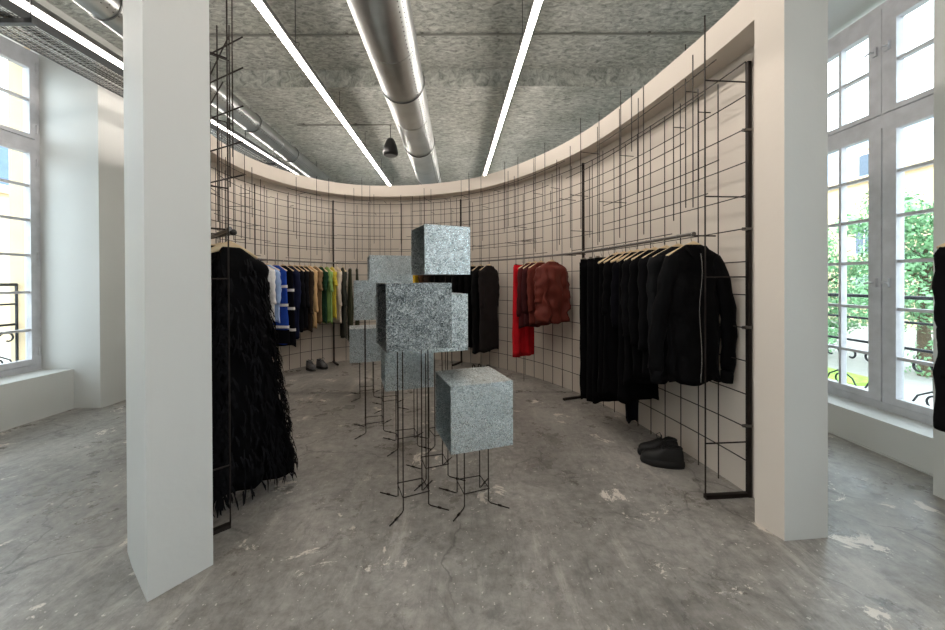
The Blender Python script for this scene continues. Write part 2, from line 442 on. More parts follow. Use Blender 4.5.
# ------------------------------------------------------------------ outside
GZ = -1.2
bm = bmesh.new(); box(bm, -60, -5.6, -40, 60, GZ-.3, GZ); tag(obj('street', bm, M['street']), 'pale paved ground outside the left window', 'street', kind='structure')
bm = bmesh.new(); box(bm, 4.2, 60, -40, 60, GZ-.3, GZ); tag(obj('courtyard', bm, M['street']), 'pale courtyard ground outside the right window', 'ground', kind='structure')
bm = bmesh.new()
box(bm, 9.4, 10.6, 9.1, 10.8, GZ, GZ+.08)
tag(obj('lawn', bm, M['grass']), 'bright green lawn under the trees outside the right window', 'grass', kind='stuff')
M['hazed_slate'] = mat('hazed_slate_roof', (150, 166, 186), .5, vary=.06, vscale=4)  # slate of the far mansion, with haze and glare put into its colour
bm = bmesh.new(); box(bm, -5.5, -5.25, 4.28, 4.294, .47, 4.30); obj('trim_1', bm, M['stone'], kind='structure')
def building(x0, x1, y0, y1, h, face, lbl, nwin, roof='slate'):
    t = thing('town_house', lbl, 'building', ((x0+x1)/2, (y0+y1)/2, GZ))
    cx, cy = (x0+x1)/2, (y0+y1)/2; hx, hy = (x1-x0)/2, (y1-y0)/2
    a = bmesh.new(); box(a, -hx, hx, -hy, hy, 0, h); obj('facade', a, M['stone'], t)
    a = bmesh.new(); box(a, -hx-.25, hx+.25, -hy-.25, hy+.25, h, h+.35); obj('cornice', a, M['stone'], t)
    a = bmesh.new()
    b0 = [(-hx, -hy), (hx, -hy), (hx, hy), (-hx, hy)]; k = 1.6
    lo = [a.verts.new((x, y, h+.35)) for x, y in b0]
    hi = [a.verts.new((x-k*math.copysign(1, x), y-k*math.copysign(1, y), h+3.4)) for x, y in b0]
    for i in range(4): a.faces.new((lo[i], lo[(i+1) % 4], hi[(i+1) % 4], hi[i]))
    a.faces.new(hi); obj('roof', a, M[roof], t)
    for k in range(nwin):
        y = -hy + (k+.5)*2*hy/nwin
        xf = face*hx
        for zz in [1.0 + 3.2*q for q in range(int(h//3.2))]:
            w = bmesh.new(); box(w, *sorted((xf, xf+face*.06)), y-.55, y+.55, zz, zz+2.0)
            f = obj('window', w, M['window_paint'], t)
            w = bmesh.new()
            for q in (-1, 1): box(w, *sorted((xf+face*.05, xf+face*.09)), y+q*.26-.2, y+q*.26+.2, zz+.1, zz+1.9)
            obj('pane', w, M['darkglass'], f)
        w = bmesh.new(); box(w, *sorted((xf-face*1.4, xf-face*.1)), y-.6, y+.6, h+.35, h+2.1)
        f = obj('dormer', w, M['stone'], t)
        w = bmesh.new(); box(w, *sorted((xf-face*.11, xf-face*.05)), y-.4, y+.4, h+.5, h+1.9)
        obj('dormer_window', w, M['darkglass'], f)
    w = bmesh.new(); box(w, -.5, .5, -hy*.5-.4, -hy*.5+.4, h+3, h+5.0); obj('chimney', w, M['stone'], t)
building(24, 34, 6, 38, 8.6, -1, 'pale stone mansion with slate roof and dormers beyond the trees', 7, 'hazed_slate')
building(-30, -20, 12, 40, 6.5, 1, 'cream stone house with blue slate roof beyond the left window', 6)

lm = {}
def tree(x, y, h, r, lbl, seed):
    q = random.Random(seed)
    t = thing('garden_tree', lbl, 'tree', (x, y, GZ), q.random()*6, 'leafy trees outside the right window')
    if not lm:
        a = bmesh.new()
        tube(a, [(0, 0, 0), (.05, .03, 1.0), (0, .05, 2.4), (.05, 0, 3.6)], [.16, .13, .10, .04], 10)
        for k in range(9):
            an = k*2.4; z = 1.2+k*.25
            tube(a, [(0, 0, z), (.6*math.cos(an), .6*math.sin(an), z+.5), (1.2*math.cos(an), 1.2*math.sin(an), z+.8)], [.06, .04, .015], 6)
        lm['trunk'] = obj('trunk', a, M['bark'], t).data
        a = bmesh.new(); rr = random.Random(3)
        cl = [(V((rr.gauss(0, .9), rr.gauss(0, .9), rr.uniform(.3, 5.0))), rr.uniform(.45, .9)) for _ in range(46)]
        for c, rad in cl:
            for _ in range(300):
                d = V((rr.gauss(0, 1), rr.gauss(0, 1), rr.gauss(0, 1))).normalized()
                p = c + d*rad*rr.uniform(.5, 1)
                u = V((rr.gauss(0, 1), rr.gauss(0, 1), rr.gauss(0, 1))).normalized(); w = d.cross(u).normalized(); u = w.cross(d)
                sz = rr.uniform(.036, .062)
                vs = [a.verts.new(p+u*sz*1.3), a.verts.new(p+w*sz*.7), a.verts.new(p-u*sz*1.1), a.verts.new(p-w*sz*.7)]
                a.faces.new(vs)
        lm['crown'] = obj('crown', a, M['leaf'], t).data
    else:
        for nm in ('trunk', 'crown'):
            o = bpy.data.objects.new(nm, lm[nm]); C.objects.link(o); o.parent = t
    t.scale = (r, r, h)
tree(12.6, 10.0, .98, 1.0, 'green tree seen through the right-hand leaf of the right window', 1)
tree(12.9, 13.6, .95, 1.0, 'green tree seen through the left-hand leaf of the right window', 2)
tree(9.2, 11.4, .62, .6, 'small green tree nearest the edge of the right white post', 3)
tree(19.5, 9.0, 1.1, 1.1, 'green tree standing behind the other trees in the garden', 4)

# ------------------------------------------------------------------ ceiling services
def P(px, py, z):
    """point at height z whose bearing is given in photograph pixels (measured on the survey)"""
    D = 360*(1.5-z)/(py-281)
    return V(((px-472.5)/360*D, D, z))
def P_D(px, D, z): return V(((px-472.5)/360*D, D, z))

def linear_light(a, b, y0, y1, lbl, z=3.85, tm='tube'):
    d = (b-a)/(b.y-a.y)
    p0 = a + d*(y0-a.y); p1 = a + d*(y1-a.y)
    p0.z = p1.z = z
    t = thing('linear_pendant_light', lbl, 'light', (p0.x, p0.y, z), 0, 'linear tube lights under the ceiling')
    q = p1-p0; n = V((q.y, -q.x, 0)).normalized()
    def bar(w, z0, z1):
        bm = bmesh.new(); vs = []
        for e in (V((0, 0, 0)), q):
            for sx, sz in ((-1, z0), (1, z0), (1, z1), (-1, z1)): vs.append(bm.verts.new(e + n*sx*w + V((0, 0, sz))))
        for f in ((0, 1, 2, 3), (7, 6, 5, 4), (0, 4, 5, 1), (1, 5, 6, 2), (2, 6, 7, 3), (3, 7, 4, 0)): bm.faces.new([vs[i] for i in f])
        return bm
    bm = bmesh.new(); tube(bm, [V((0, 0, 0)) + q*.0, q], .026, 14)
    obj('lamp_tube', bm, M[tm], t, True)
    obj('housing', bar(.034, .022, .075), M['alu'], t)
    m = max(2, int(q.length/1.4))
    for i in range(m+1):
        f = q*(.02+.96*i/m); zt = (ZC if (p0+f).y < 5.03 else 4.21) - z
        bm = bmesh.new(); tube(bm, [f+V((0, 0, .075)), f+V((0, 0, zt))], .004, 6)
        tube(bm, [f+V((0, 0, .10)) + V((.03*math.sin(a_), .06*math.cos(a_), .03+.02*math.sin(2*a_))) for a_ in [k*PI/6 for k in range(11)]], .004, 5)
        obj('suspension_wire', bm, M['tray'], t)
linear_light(P(257.3, 0, 3.85), P(390.5, 186, 3.85), -3.5, 9.6, 'long white tube light left of the big duct, above the hanging speaker')
linear_light(P(540.8, 0, 3.85), P(485.9, 173.4, 3.85), -3.5, 9.6, 'long white tube light right of the big duct')
linear_light(P(20, 0, 3.85), P(303, 178, 3.85), -3.5, 8.9, 'long white tube light at far left beside the cable tray', tm='dim_tube')

def duct(a, b, y0, y1, r, z, lbl, bands, seam):
    d = (b-a)/(b.y-a.y); p0 = a+d*(y0-a.y); p1 = a+d*(y1-a.y); p0.z = p1.z = z
    t = thing('ventilation_duct', lbl, 'duct', tuple(p0)); q = p1-p0; q.z = 0
    bm = bmesh.new(); tube(bm, [V((0, 0, 0)), q], r, 56, cap=True)
    o = obj('duct_shell', bm, M['duct'], t, False)
    for p in o.data.polygons: p.use_smooth = len(p.vertices) == 4
    n = V((q.y, -q.x, 0)).normalized()
    for y in bands:
        f = q*((y-y0)/(y1-y0)); bm = bmesh.new()
        tube(bm, [f + (n*math.cos(k*PI/16) + V((0, 0, 1))*math.sin(k*PI/16))*(r+.006) for k in range(33)], .008, 6, cap=False)
        tube(bm, [f+V((0, 0, r)), f+V((0, 0, (ZC if y < 5.03 else 4.21)-z))], .005, 6)
        obj('hanger_ring', bm, M['band'], t)
    for y in seam:
        f = q*((y-y0)/(y1-y0)); bm = bmesh.new()
        tube(bm, [f + (n*math.cos(k*PI/24) + V((0, 0, 1))*math.sin(k*PI/24))*(r+.001) for k in range(49)], .004, 5, cap=False)
        obj('joint_seam', bm, M['duct'], t)
    bm = bmesh.new(); L_ = q.length; u = q.normalized()
    for ang in (-.75, -.55):
        dn = n*math.cos(ang)+V((0, 0, math.sin(ang)))
        for k in range(int(L_/.055)):
            c = u*(k*.055+.03) + dn*(r-.001)
            tube(bm, [c, c+dn*.005], .006, 6)
    obj('rivets', bm, M['band'], t, kind='stuff')
duct(P_D(380.5, 2.95, 3.8), P_D(430.5, 8.3, 3.8), -3.5, 11.5, .25, 3.8, 'big round galvanised duct running down the middle of the ceiling', (-1, 1.2, 2.6, 4.15, 5.95, 7.8), (2.2, 3.4, 4.9, 6.9))
duct(P_D(208, 4.57, 4.0), P_D(315, 8.26, 4.0), -3.5, 11.5, .15, 3.98, 'smaller round galvanised duct at the left beside the far left light', (1, 3.2, 4.3, 5.6, 7.0), (2.4, 5, 6.4))

# cable tray
t = thing('cable_tray', 'dark perforated cable tray running under the ceiling at far left', 'cable tray', (-3.75, -3.0, 3.6))
L_ = 12.0
bm = bmesh.new()
for sx in (-.2, .2):
    box(bm, sx-.006, sx+.006, 0, L_, -.005, .07)
obj('side_rail', bm, M['tray'], t)
bm = bmesh.new(); k = 0
while k*.035 < L_:
    box(bm, -.2, .2, k*.035, k*.035+.007, 0, .004); k += 1
for k in range(12): box(bm, -.2+k*.0355, -.193+k*.0355, 0, L_, .0005, .0045)
obj('mesh_floor', bm, M['hook'], t)
bm = bmesh.new()
for k in range(7):
    b2 = bmesh.new(); box(b2, -.28, .28, .6+k*1.75, .64+k*1.75, -.045, -.006); obj('bracket', b2, M['tray'], t)
for k in range(7):
    for sx in (-.25, .25):
        y = .62+k*1.75; tube(bm, [(sx, y, -.04), (sx, y, (ZC if y-3 < 5.03 else 4.21)-3.6)], .005, 6)
obj('threaded_rod', bm, M['tray'], t)
bm = bmesh.new()
for j in range(5):
    ph = j*1.3; tube(bm, [(-.12+j*.06+.02*math.sin(y*.9+ph), y*1.0, .02+.008*math.sin(y*2+ph)) for y in [q*.4 for q in range(31)]], .011, 6)
obj('cable', bm, M['blackplastic'], t)

def conduit(y, x0, x1, z, lbl):
    bm = bmesh.new(); tube(bm, [(x0, y, z), (x1, y, z)], .011, 8)
    for k in range(int((x1-x0)/.9)+1): box(bm, x0+.1+k*.9, x0+.13+k*.9, y-.02, y+.02, z-.014, z+.03)
    tag(obj('ceiling_conduit', bm, M['plastic']), lbl, 'conduit')
conduit(4.30, -3.4, 3.1, ZC-.016, 'thin conduit crossing the near ceiling from wall to wall')
conduit(6.2, -3.0, -1.38, 4.19, 'short thin conduit on the far ceiling leading to the speaker')
t = thing('pendant_speaker', 'small black pendant speaker hanging between the left light and the big duct', 'speaker', (-1.40, 6.2, 3.66))
bm = bmesh.new(); tube(bm, [(0, 0, 0), (0, 0, .02), (0, 0, .05), (0, 0, .16), (0, 0, .25), (0, 0, .29), (0, 0, .30)], [.105, .125, .13, .11, .075, .05, .02], 24); obj('speaker_body', bm, M['blackplastic'], t, True)
bm = bmesh.new(); tube(bm, [(0, 0, .30), (0, 0, .54)], .006, 6); obj('cable', bm, M['blackplastic'], t)
bm = bmesh.new(); tube(bm, [(0, 0, -.004), (0, 0, .003)], .095, 24); obj('grille', bm, M['tray'], t)

# ------------------------------------------------------------------ wire grid panels
GB, GF = .12, -.14     # back and front wire layers, measured from the alcove line
posts = [.27, s_bearing(581, .1, 1, 5), s_bearing(460, .1, 3, 7), s_bearing(401, .1, 4.5, 8), s_bearing(334, .1, 5, 9)]
rest = (LEN-.30-posts[-1])
nleft = 4
posts += [posts[-1] + rest*(k+1)/nleft for k in range(nleft)]
rows = [2.98-.226*k for k in range(13)]
def along(s0, s1, off, z, step=.12):
    n = max(1, int((s1-s0)/step)); return [(*cur(s0+(s1-s0)*i/n, off)[0], z) for i in range(n+1)]
plabels = ['wire grid panel at the right end, behind the black clothes', 'wire grid panel behind the red and maroon clothes',
  'narrow wire grid panel behind the tallest metal box', 'wire grid panel behind the olive clothes and left metal boxes',
  'wire grid panel behind the green and tan clothes', 'wire grid panel behind the blue and navy clothes',
  'wire grid panel left of the blue clothes behind the black dress', 'wire grid panel nearest the left post']
RZ = 1.83; RO = -.145
for i in range(len(posts)-1):
    s0, s1 = posts[i], posts[i+1]
    p, tg, n = cur(s0, .15)
    last = i == len(posts)-2
    t = thing('wire_grid_panel', plabels[i], 'clothes rack', (p.x, p.y, 0), 0, 'steel wire grid panels round the curved wall')
    T = Matrix.Translation((-p.x, -p.y, 0))
    def part(nm, bm, m=M['rod'], parent=t, kind=None):
        bmesh.ops.transform(bm, matrix=T, verts=bm.verts); return obj(nm, bm, m, parent, kind=kind)
    q = R
    def post(s, z1):
        a = cur(s, .19 if i == 0 else .15)[0]; tg_ = cur(s)[1]
        bm = bmesh.new(); w = tg_*(.012 if i < 5 and i != 3 else .006); nn = cur(s)[2]*.02
        prism(bm, [tuple(a-w), tuple(a+w), tuple(a+w-nn*(1.3 if i < 5 and i != 3 else .6)), tuple(a-w-nn*(1.3 if i < 5 and i != 3 else .6))], 0, z1)
        return bm
    part('frame_post', post(s0, 3.0), M['steel'])
    if last: part('frame_post', post(s1, 3.0), M['steel'])
    bm = bmesh.new()
    m = max(2, round((s1-s0)/.2))
    for k in range(1, m+1):
        s = s0+(s1-s0)*k/m
        if s > s1-.02 and not last: continue
        z1 = q.choice((2.98, 3.02, 2.95, 3.0)); x, y = cur(s, GB)[0]
        tube(bm, [(x, y, .02), (x, y, z1)], .0042, 5)
    for z in rows: tube(bm, along(s0-.03, s1+.03 if last else s1, GB+.01, z), .0042, 5)
    part('wire_grid', bm)
    # standing front layer : irregular uprights, short rails and ties
    bm = bmesh.new()
    s = s0 + .12
    while s < s1-.03:
        o = q.choice((GF, GF, GF+.1, GF-.06, GF+.16)); x, y = cur(s, o)[0]
        zt = q.uniform(3.08, 3.44) if q.random() < .6 else q.uniform(2.7, 3.02)
        zb_ = q.choice((q.uniform(1.95, 2.7), q.uniform(1.9, 2.2), .02 if q.random() < .3 else 1.9))
        tube(bm, [(x, y, zb_), (x, y, zt)], .0042, 5)
        if q.random() < .55:
            z = q.choice(rows[:5])+.02; b_ = cur(s, GB)[0]; tube(bm, [(x, y, z), (b_.x, b_.y, z)], .004, 5)
        s += q.uniform(.07, .19)
    for z in rows[0:6]:
        for rep in range(1):
            a_ = s0 + (s1-s0)*max(0, q.uniform(-.25, .3)); b_ = s0+(s1-s0)*min(1, q.uniform(.7, 1.3))
            tube(bm, along(a_, b_, q.choice((GF, GF+.1)), z+q.uniform(.015, .04)), .0042, 5)
    part('front_wires', bm)
    # hanging rail with spigots to the grid
    bm = bmesh.new(); e0 = .02 if i == 0 else 0
    if i not in (6,):
        ra = s0 + (.10 if i == 0 else 0); rb = s1 - (.03 if last else 0)
        tube(bm, along(ra, rb, RO, RZ), .0125, 10)
        part('hanging_rail', bm, M['rail'])
        bm = bmesh.new()
        for s in (ra+.12, rb-.06):
            a, b = cur(s, RO)[0], cur(s, GB)[0]; b2 = bmesh.new()
            tube(b2, [(a.x, a.y, RZ), (b.x, b.y, RZ)], .006, 6)
            part('rail_spigot', b2)
    # bottom foot
    bm = bmesh.new(); a, b = cur(s0+.005, .17)[0], cur(s0+.005, GF if i == 0 else GF-.03)[0]
    w = cur(s0)[1]*.015
    prism(bm, [tuple(a-w), tuple(a+w), tuple(b+w), tuple(b-w)], 0, .028)
    if last:
        part('foot_bar', bm, M['steel']); bm = bmesh.new()
        a, b = cur(s1, .13)[0], cur(s1, GF+.01)[0]; w = cur(s1)[1]*.015
        prism(bm, [tuple(a-w), tuple(a+w), tuple(b+w), tuple(b-w)], 0, .028)
    part('foot_bar', bm, M['steel'])
    if i == 0:
        bm = bmesh.new(); a, b = cur(s0, GF)[0], cur(s0, .16)[0]
        tube(bm, [(a.x, a.y, .02), (a.x, a.y, 3.30)], .005, 6)
        for z in (.38, 1.52, 2.07, 2.86): tube(bm, [(a.x, a.y, z), (b.x, b.y, z)], .005, 6)
        part('return_rod', bm, M['steel'])
        for z in rows[2::3]:
            bm = bmesh.new(); c = cur(s0, .16)[0]; tube(bm, [(c.x-.03, c.y-.006, z), (c.x+.03, c.y-.006, z)], .012, 8)
            part('clamp', bm, M['rail'])
    if last:
        bm = bmesh.new(); a, b = cur(s1, GF+.01)[0], cur(s1, .12)[0]
        for ds, zt in ((0, 3.35), (-.28, 3.2), (-.55, 3.28)):
            a2 = cur(s1+ds, GF+.01)[0]; tube(bm, [(a2.x, a2.y, .02 if ds == 0 else 1.9), (a2.x, a2.y, zt)], .0042, 6)
        for z in (.38, 1.52, 2.07, 2.86): tube(bm, [(a.x, a.y, z), (b.x, b.y, z)], .005, 6)
        for z in (2.2, 2.42, 2.65, 2.9, 3.1):   # wires reaching out past the panel
            c, tg_, nn = cur(s1-.5, GF+.02); c2 = cur(s1-.12, GF-.0)[0] - nn*.10
            tube(bm, [(c.x, c.y, z), (c2.x, c2.y, z)], .005, 6)
        part('return_rod', bm, M['steel'])

# ------------------------------------------------------------------ galvanised boxes on rods
YAW = math.radians(19)
U = V((math.cos(YAW), math.sin(YAW))); W_ = V((-math.sin(YAW), math.cos(YAW)))
def display(fl, ztop, s, lbl, yaw=YAW, mt='galv'):
    U = V((math.cos(yaw), math.sin(yaw))); W_ = V((-math.sin(yaw), math.cos(yaw)))
    c = V(fl) + (U+W_)*s/2
    t = thing('metal_display_box', lbl, 'display stand', (c.x, c.y, 0), yaw, 'galvanised steel boxes on thin rod legs')
    h = s/2; zb = ztop-s; w = .003
    bm = bmesh.new()
    # sheet box, open on its left side
    box(bm, -h, h, -h, -h+w, zb, ztop); box(bm, -h, h, h-w, h, zb, ztop); box(bm, h-w, h, -h+w, h-w, zb, ztop)
    box(bm, -h, h-w, -h+w, h-w, ztop-w, ztop); box(bm, -h, h-w, -h+w, h-w, zb, zb+w)
    obj('box', bm, M[mt], t)
    e = .006
    for ya, yb in ((-h+w, -h+e), (h-e, h-w)):
        bm = bmesh.new(); box(bm, -h, -h+.012, ya, yb, zb+w, ztop-w); obj('folded_lip', bm, M['galv'], t)
    l = .085
    for sx, sy in ((-1, -1), (1, -1), (1, 1), (-1, 1)):
        bm = bmesh.new(); r = .0038
        tube(bm, [(sx*l, sy*l, zb+.0), (sx*l, sy*l, .012), (sx*(l+.012), sy*(l+.012), .0045), (sx*(l+.106), sy*(l+.106), .0045)], r, 8)
        tube(bm, [(sx*(l+.05), sy*(l+.05), .006), (sx*(l+.066), sy*(l+.066), .006)], .007, 8)
        obj('leg', bm, M['steel'], t)
    bm = bmesh.new()
    for zr in (.095,):
        k = l+.004; ps = [(-k, -k, zr), (k, -k, zr+.004), (k, k, zr), (-k, k, zr+.004)]
        for a, b in zip(ps, ps[1:]+ps[:1]): tube(bm, [a, b], .0034, 6)
    obj('cross_ring', bm, M['steel'], t)
display((-.1365, 2.213), 1.5-106.1/360*2.213, .42, 'lowest metal box, nearest the camera on the right, top in view', mt='galv_soft')
display((-.522, 2.17), 1.5-2/360*2.17, .42, 'large speckled metal box in the middle, nearest of the tall ones', math.radians(23), 'galv_dark')
display((-.41, 3.09), 1.990, .43, 'highest metal box, bright, standing above all the others', math.radians(25))
display((-1.145, 4.01), 1.794, .48, 'metal box just left of the highest one, behind the middle box', mt='galv_soft')
display((-1.122, 3.41), 1.51, .38, 'metal box at eye height at the left, half behind the middle box', mt='galv_soft')
display((-1.525, 4.45), .907, .42, 'low metal box at far left, farthest back', mt='galv_soft')
display((-.432, 2.54), 1.404, .42, 'bright metal box peeking out right of the middle box')
display((-.745, 3.05), .983, .42, 'low metal box directly under the middle box', mt='galv_soft')

# ------------------------------------------------------------------ clothes
def hanger(pos, dv, lbl, clip=False, wid=.19):
    ang = math.atan2(dv.y, dv.x)
    t = thing('clothes_hanger', lbl, 'hanger', (pos.x, pos.y, RZ-.075), ang, 'hangers on the alcove rails')
    bm = bmesh.new()
    pts = [(.0, 0, -.012)] if False else []
    for k in range(17):
        u = k/16*PI*1.15
        pts.append((.0+.021*math.cos(PI+u)*1, 0, .075+.021*0+.0125-.0085+.021*math.sin(u)-.0))
    pts = [(0, 0, -.01), (0, 0, .035)] + [(.018*math.sin(2*PI*k/18*.72+PI)*-1*0 + .018-.018*math.cos(k/12*PI*1.1+0), 0, .07+.018*math.sin(k/12*PI*1.1)) for k in range(13)]
    pts = [(x-.018, y, z) if z > .04 else (x-.018 if i_ == 1 else x, y, z) for i_, (x, y, z) in enumerate(pts)]
    tube(bm, pts, .0022, 6); obj('hook', bm, M['hook'], t, True)
    if clip:
        bm = bmesh.new(); tube(bm, [(-wid*.8, 0, -.02), (wid*.8, 0, -.02)], .003, 6); tube(bm, [(0, 0, -.01), (0, 0, -.02)], .003, 6)
        obj('bar', bm, M['hook'], t)
        for sx in (-1, 1):
            bm = bmesh.new(); x = sx*wid*.72; box(bm, x-.015, x+.015, -.010, .010, -.055, -.008)
            obj('clip', bm, M['hook'], t)
        return t
    bm = bmesh.new(); rg = []
    for k in range(25):
        u = -1+2*k/24; x = u*wid
        zc = -.008 - .075*abs(u)**1.25; hh = .022*(1-abs(u))**1.2+.011; th = .007+.010*abs(u)**2
        rg.append([bm.verts.new((x, th*math.cos(a)+.018*u*u, zc+hh*math.sin(a))) for a in [2*PI*j/10 for j in range(10)]])
    for a, b in zip(rg, rg[1:]):
        for j in range(10): bm.faces.new((a[j], a[(j+1) % 10], b[(j+1) % 10], b[j]))
    bm.faces.new(rg[0]); bm.faces.new(rg[-1])
    obj('shoulder_bar', bm, M['wood'], t, True)
    return t

def cloth_body(levels, rnd, folds=3.0, famp=.012, n=44, rough=0, hemvar=.0):
    """levels: (z, half width, half thickness)"""
    bm = bmesh.new(); rg = []; ph = [rnd.uniform(0, 6.28) for _ in range(4)]
    zt, zb = levels[0][0], levels[-1][0]
    for (z, hw, th) in levels:
        f = (zt-z)/max(.01, zt-zb); ring = []
        for j in range(n):
            a = 2*PI*j/n; c, s_ = math.cos(a), math.sin(a)
            x = hw*math.copysign(abs(c)**.75, c); y = th*math.copysign(abs(s_)**.8, s_)
            am = famp*min(1, f*2.2)
            fo = am*(math.sin(x*folds*2*PI/.2+ph[0]+.8*math.sin(z*5+ph[1])) + .6*math.sin(x*folds*2*PI/.11+ph[2]+z*3))*(1-abs(c)**6)
            side = 1 + .03*math.sin(z*17+ph[3])*f
            rz_ = hemvar*f**4*math.sin(a*3+ph[1])
            p = V((x*side, y*(1+.25*math.sin(a*2+z*9)*f)+fo, z+rz_))
            if rough:
                d = noise.noise_vector(p*9+V((ph[0]*5, ph[1], 0)))*rough; d.z *= .5; p += d*min(1, f*4)
            ring.append(bm.verts.new(p))
        rg.append(ring)
    for a, b in zip(rg, rg[1:]):
        for j in range(n): bm.faces.new((a[j], a[(j+1) % n], b[(j+1) % n], b[j]))
    bm.faces.new(rg[0])
    # inner face of the hem, turned up
    inn = [bm.verts.new(v.co*1.0 + V((-v.co.x*.08, -v.co.y*.3, .03))) for v in rg[-1]]
    for j in range(n): bm.faces.new((rg[-1][j], rg[-1][(j+1) % n], inn[(j+1) % n], inn[j]))
    bm.faces.new(inn)
    return bm

def sleeve_mesh(sx, hw, z0, L_, out, r0, r1, rnd, rough=.004, bend=.0, n=14, sq=.62):
    bm = bmesh.new(); rg = []; k = 16; ph = rnd.uniform(0, 6)
    for i in range(k+1):
        f = i/k
        c = V((sx*(hw-r0*.75 + out*math.sin(f*PI/2) + bend*math.sin(f*PI)), .012*math.sin(f*5+ph), z0 - f*L_))
        r = (r0*(1-f)+r1*f)*(1+.10*math.sin(f*26+ph))
        if i == 0: r *= .75
        rg.append([bm.verts.new(c + V((r*math.cos(a), r*sq*math.sin(a), .012*math.cos(a)*sx*-1 + rough*math.sin(a*3+f*30)))) for a in [2*PI*j/n for j in range(n)]])
    for a, b in zip(rg, rg[1:]):
        for j in range(n): bm.faces.new((a[j], a[(j+1) % n], b[(j+1) % n], b[j]))
    bm.faces.new(rg[0]); bm.faces.new(rg[-1]); return bm, rg[-1][0].co.copy()

def lv(top, hem, hs, hh, th, neck=.075, drop=.075, waist=None, kth=1.0):
    out = [(top, neck*.8, .012), (top-.008, neck, .022)]
    for k in range(1, 6):
        u = k/5; out.append((top-.012-drop*u**1.15, neck+(hs-neck)*u, .024+(th*.75-.024)*u**1.5))
    zz = top-.012-drop
    m = 20
    for k in range(1, m+1):
        u = k/m; w = hs + (hh-hs)*u
        if waist: w += waist*math.sin(u*PI)
        out.append((zz+(hem-zz)*u, w, th*(.75+.35*u*kth)))
    return out

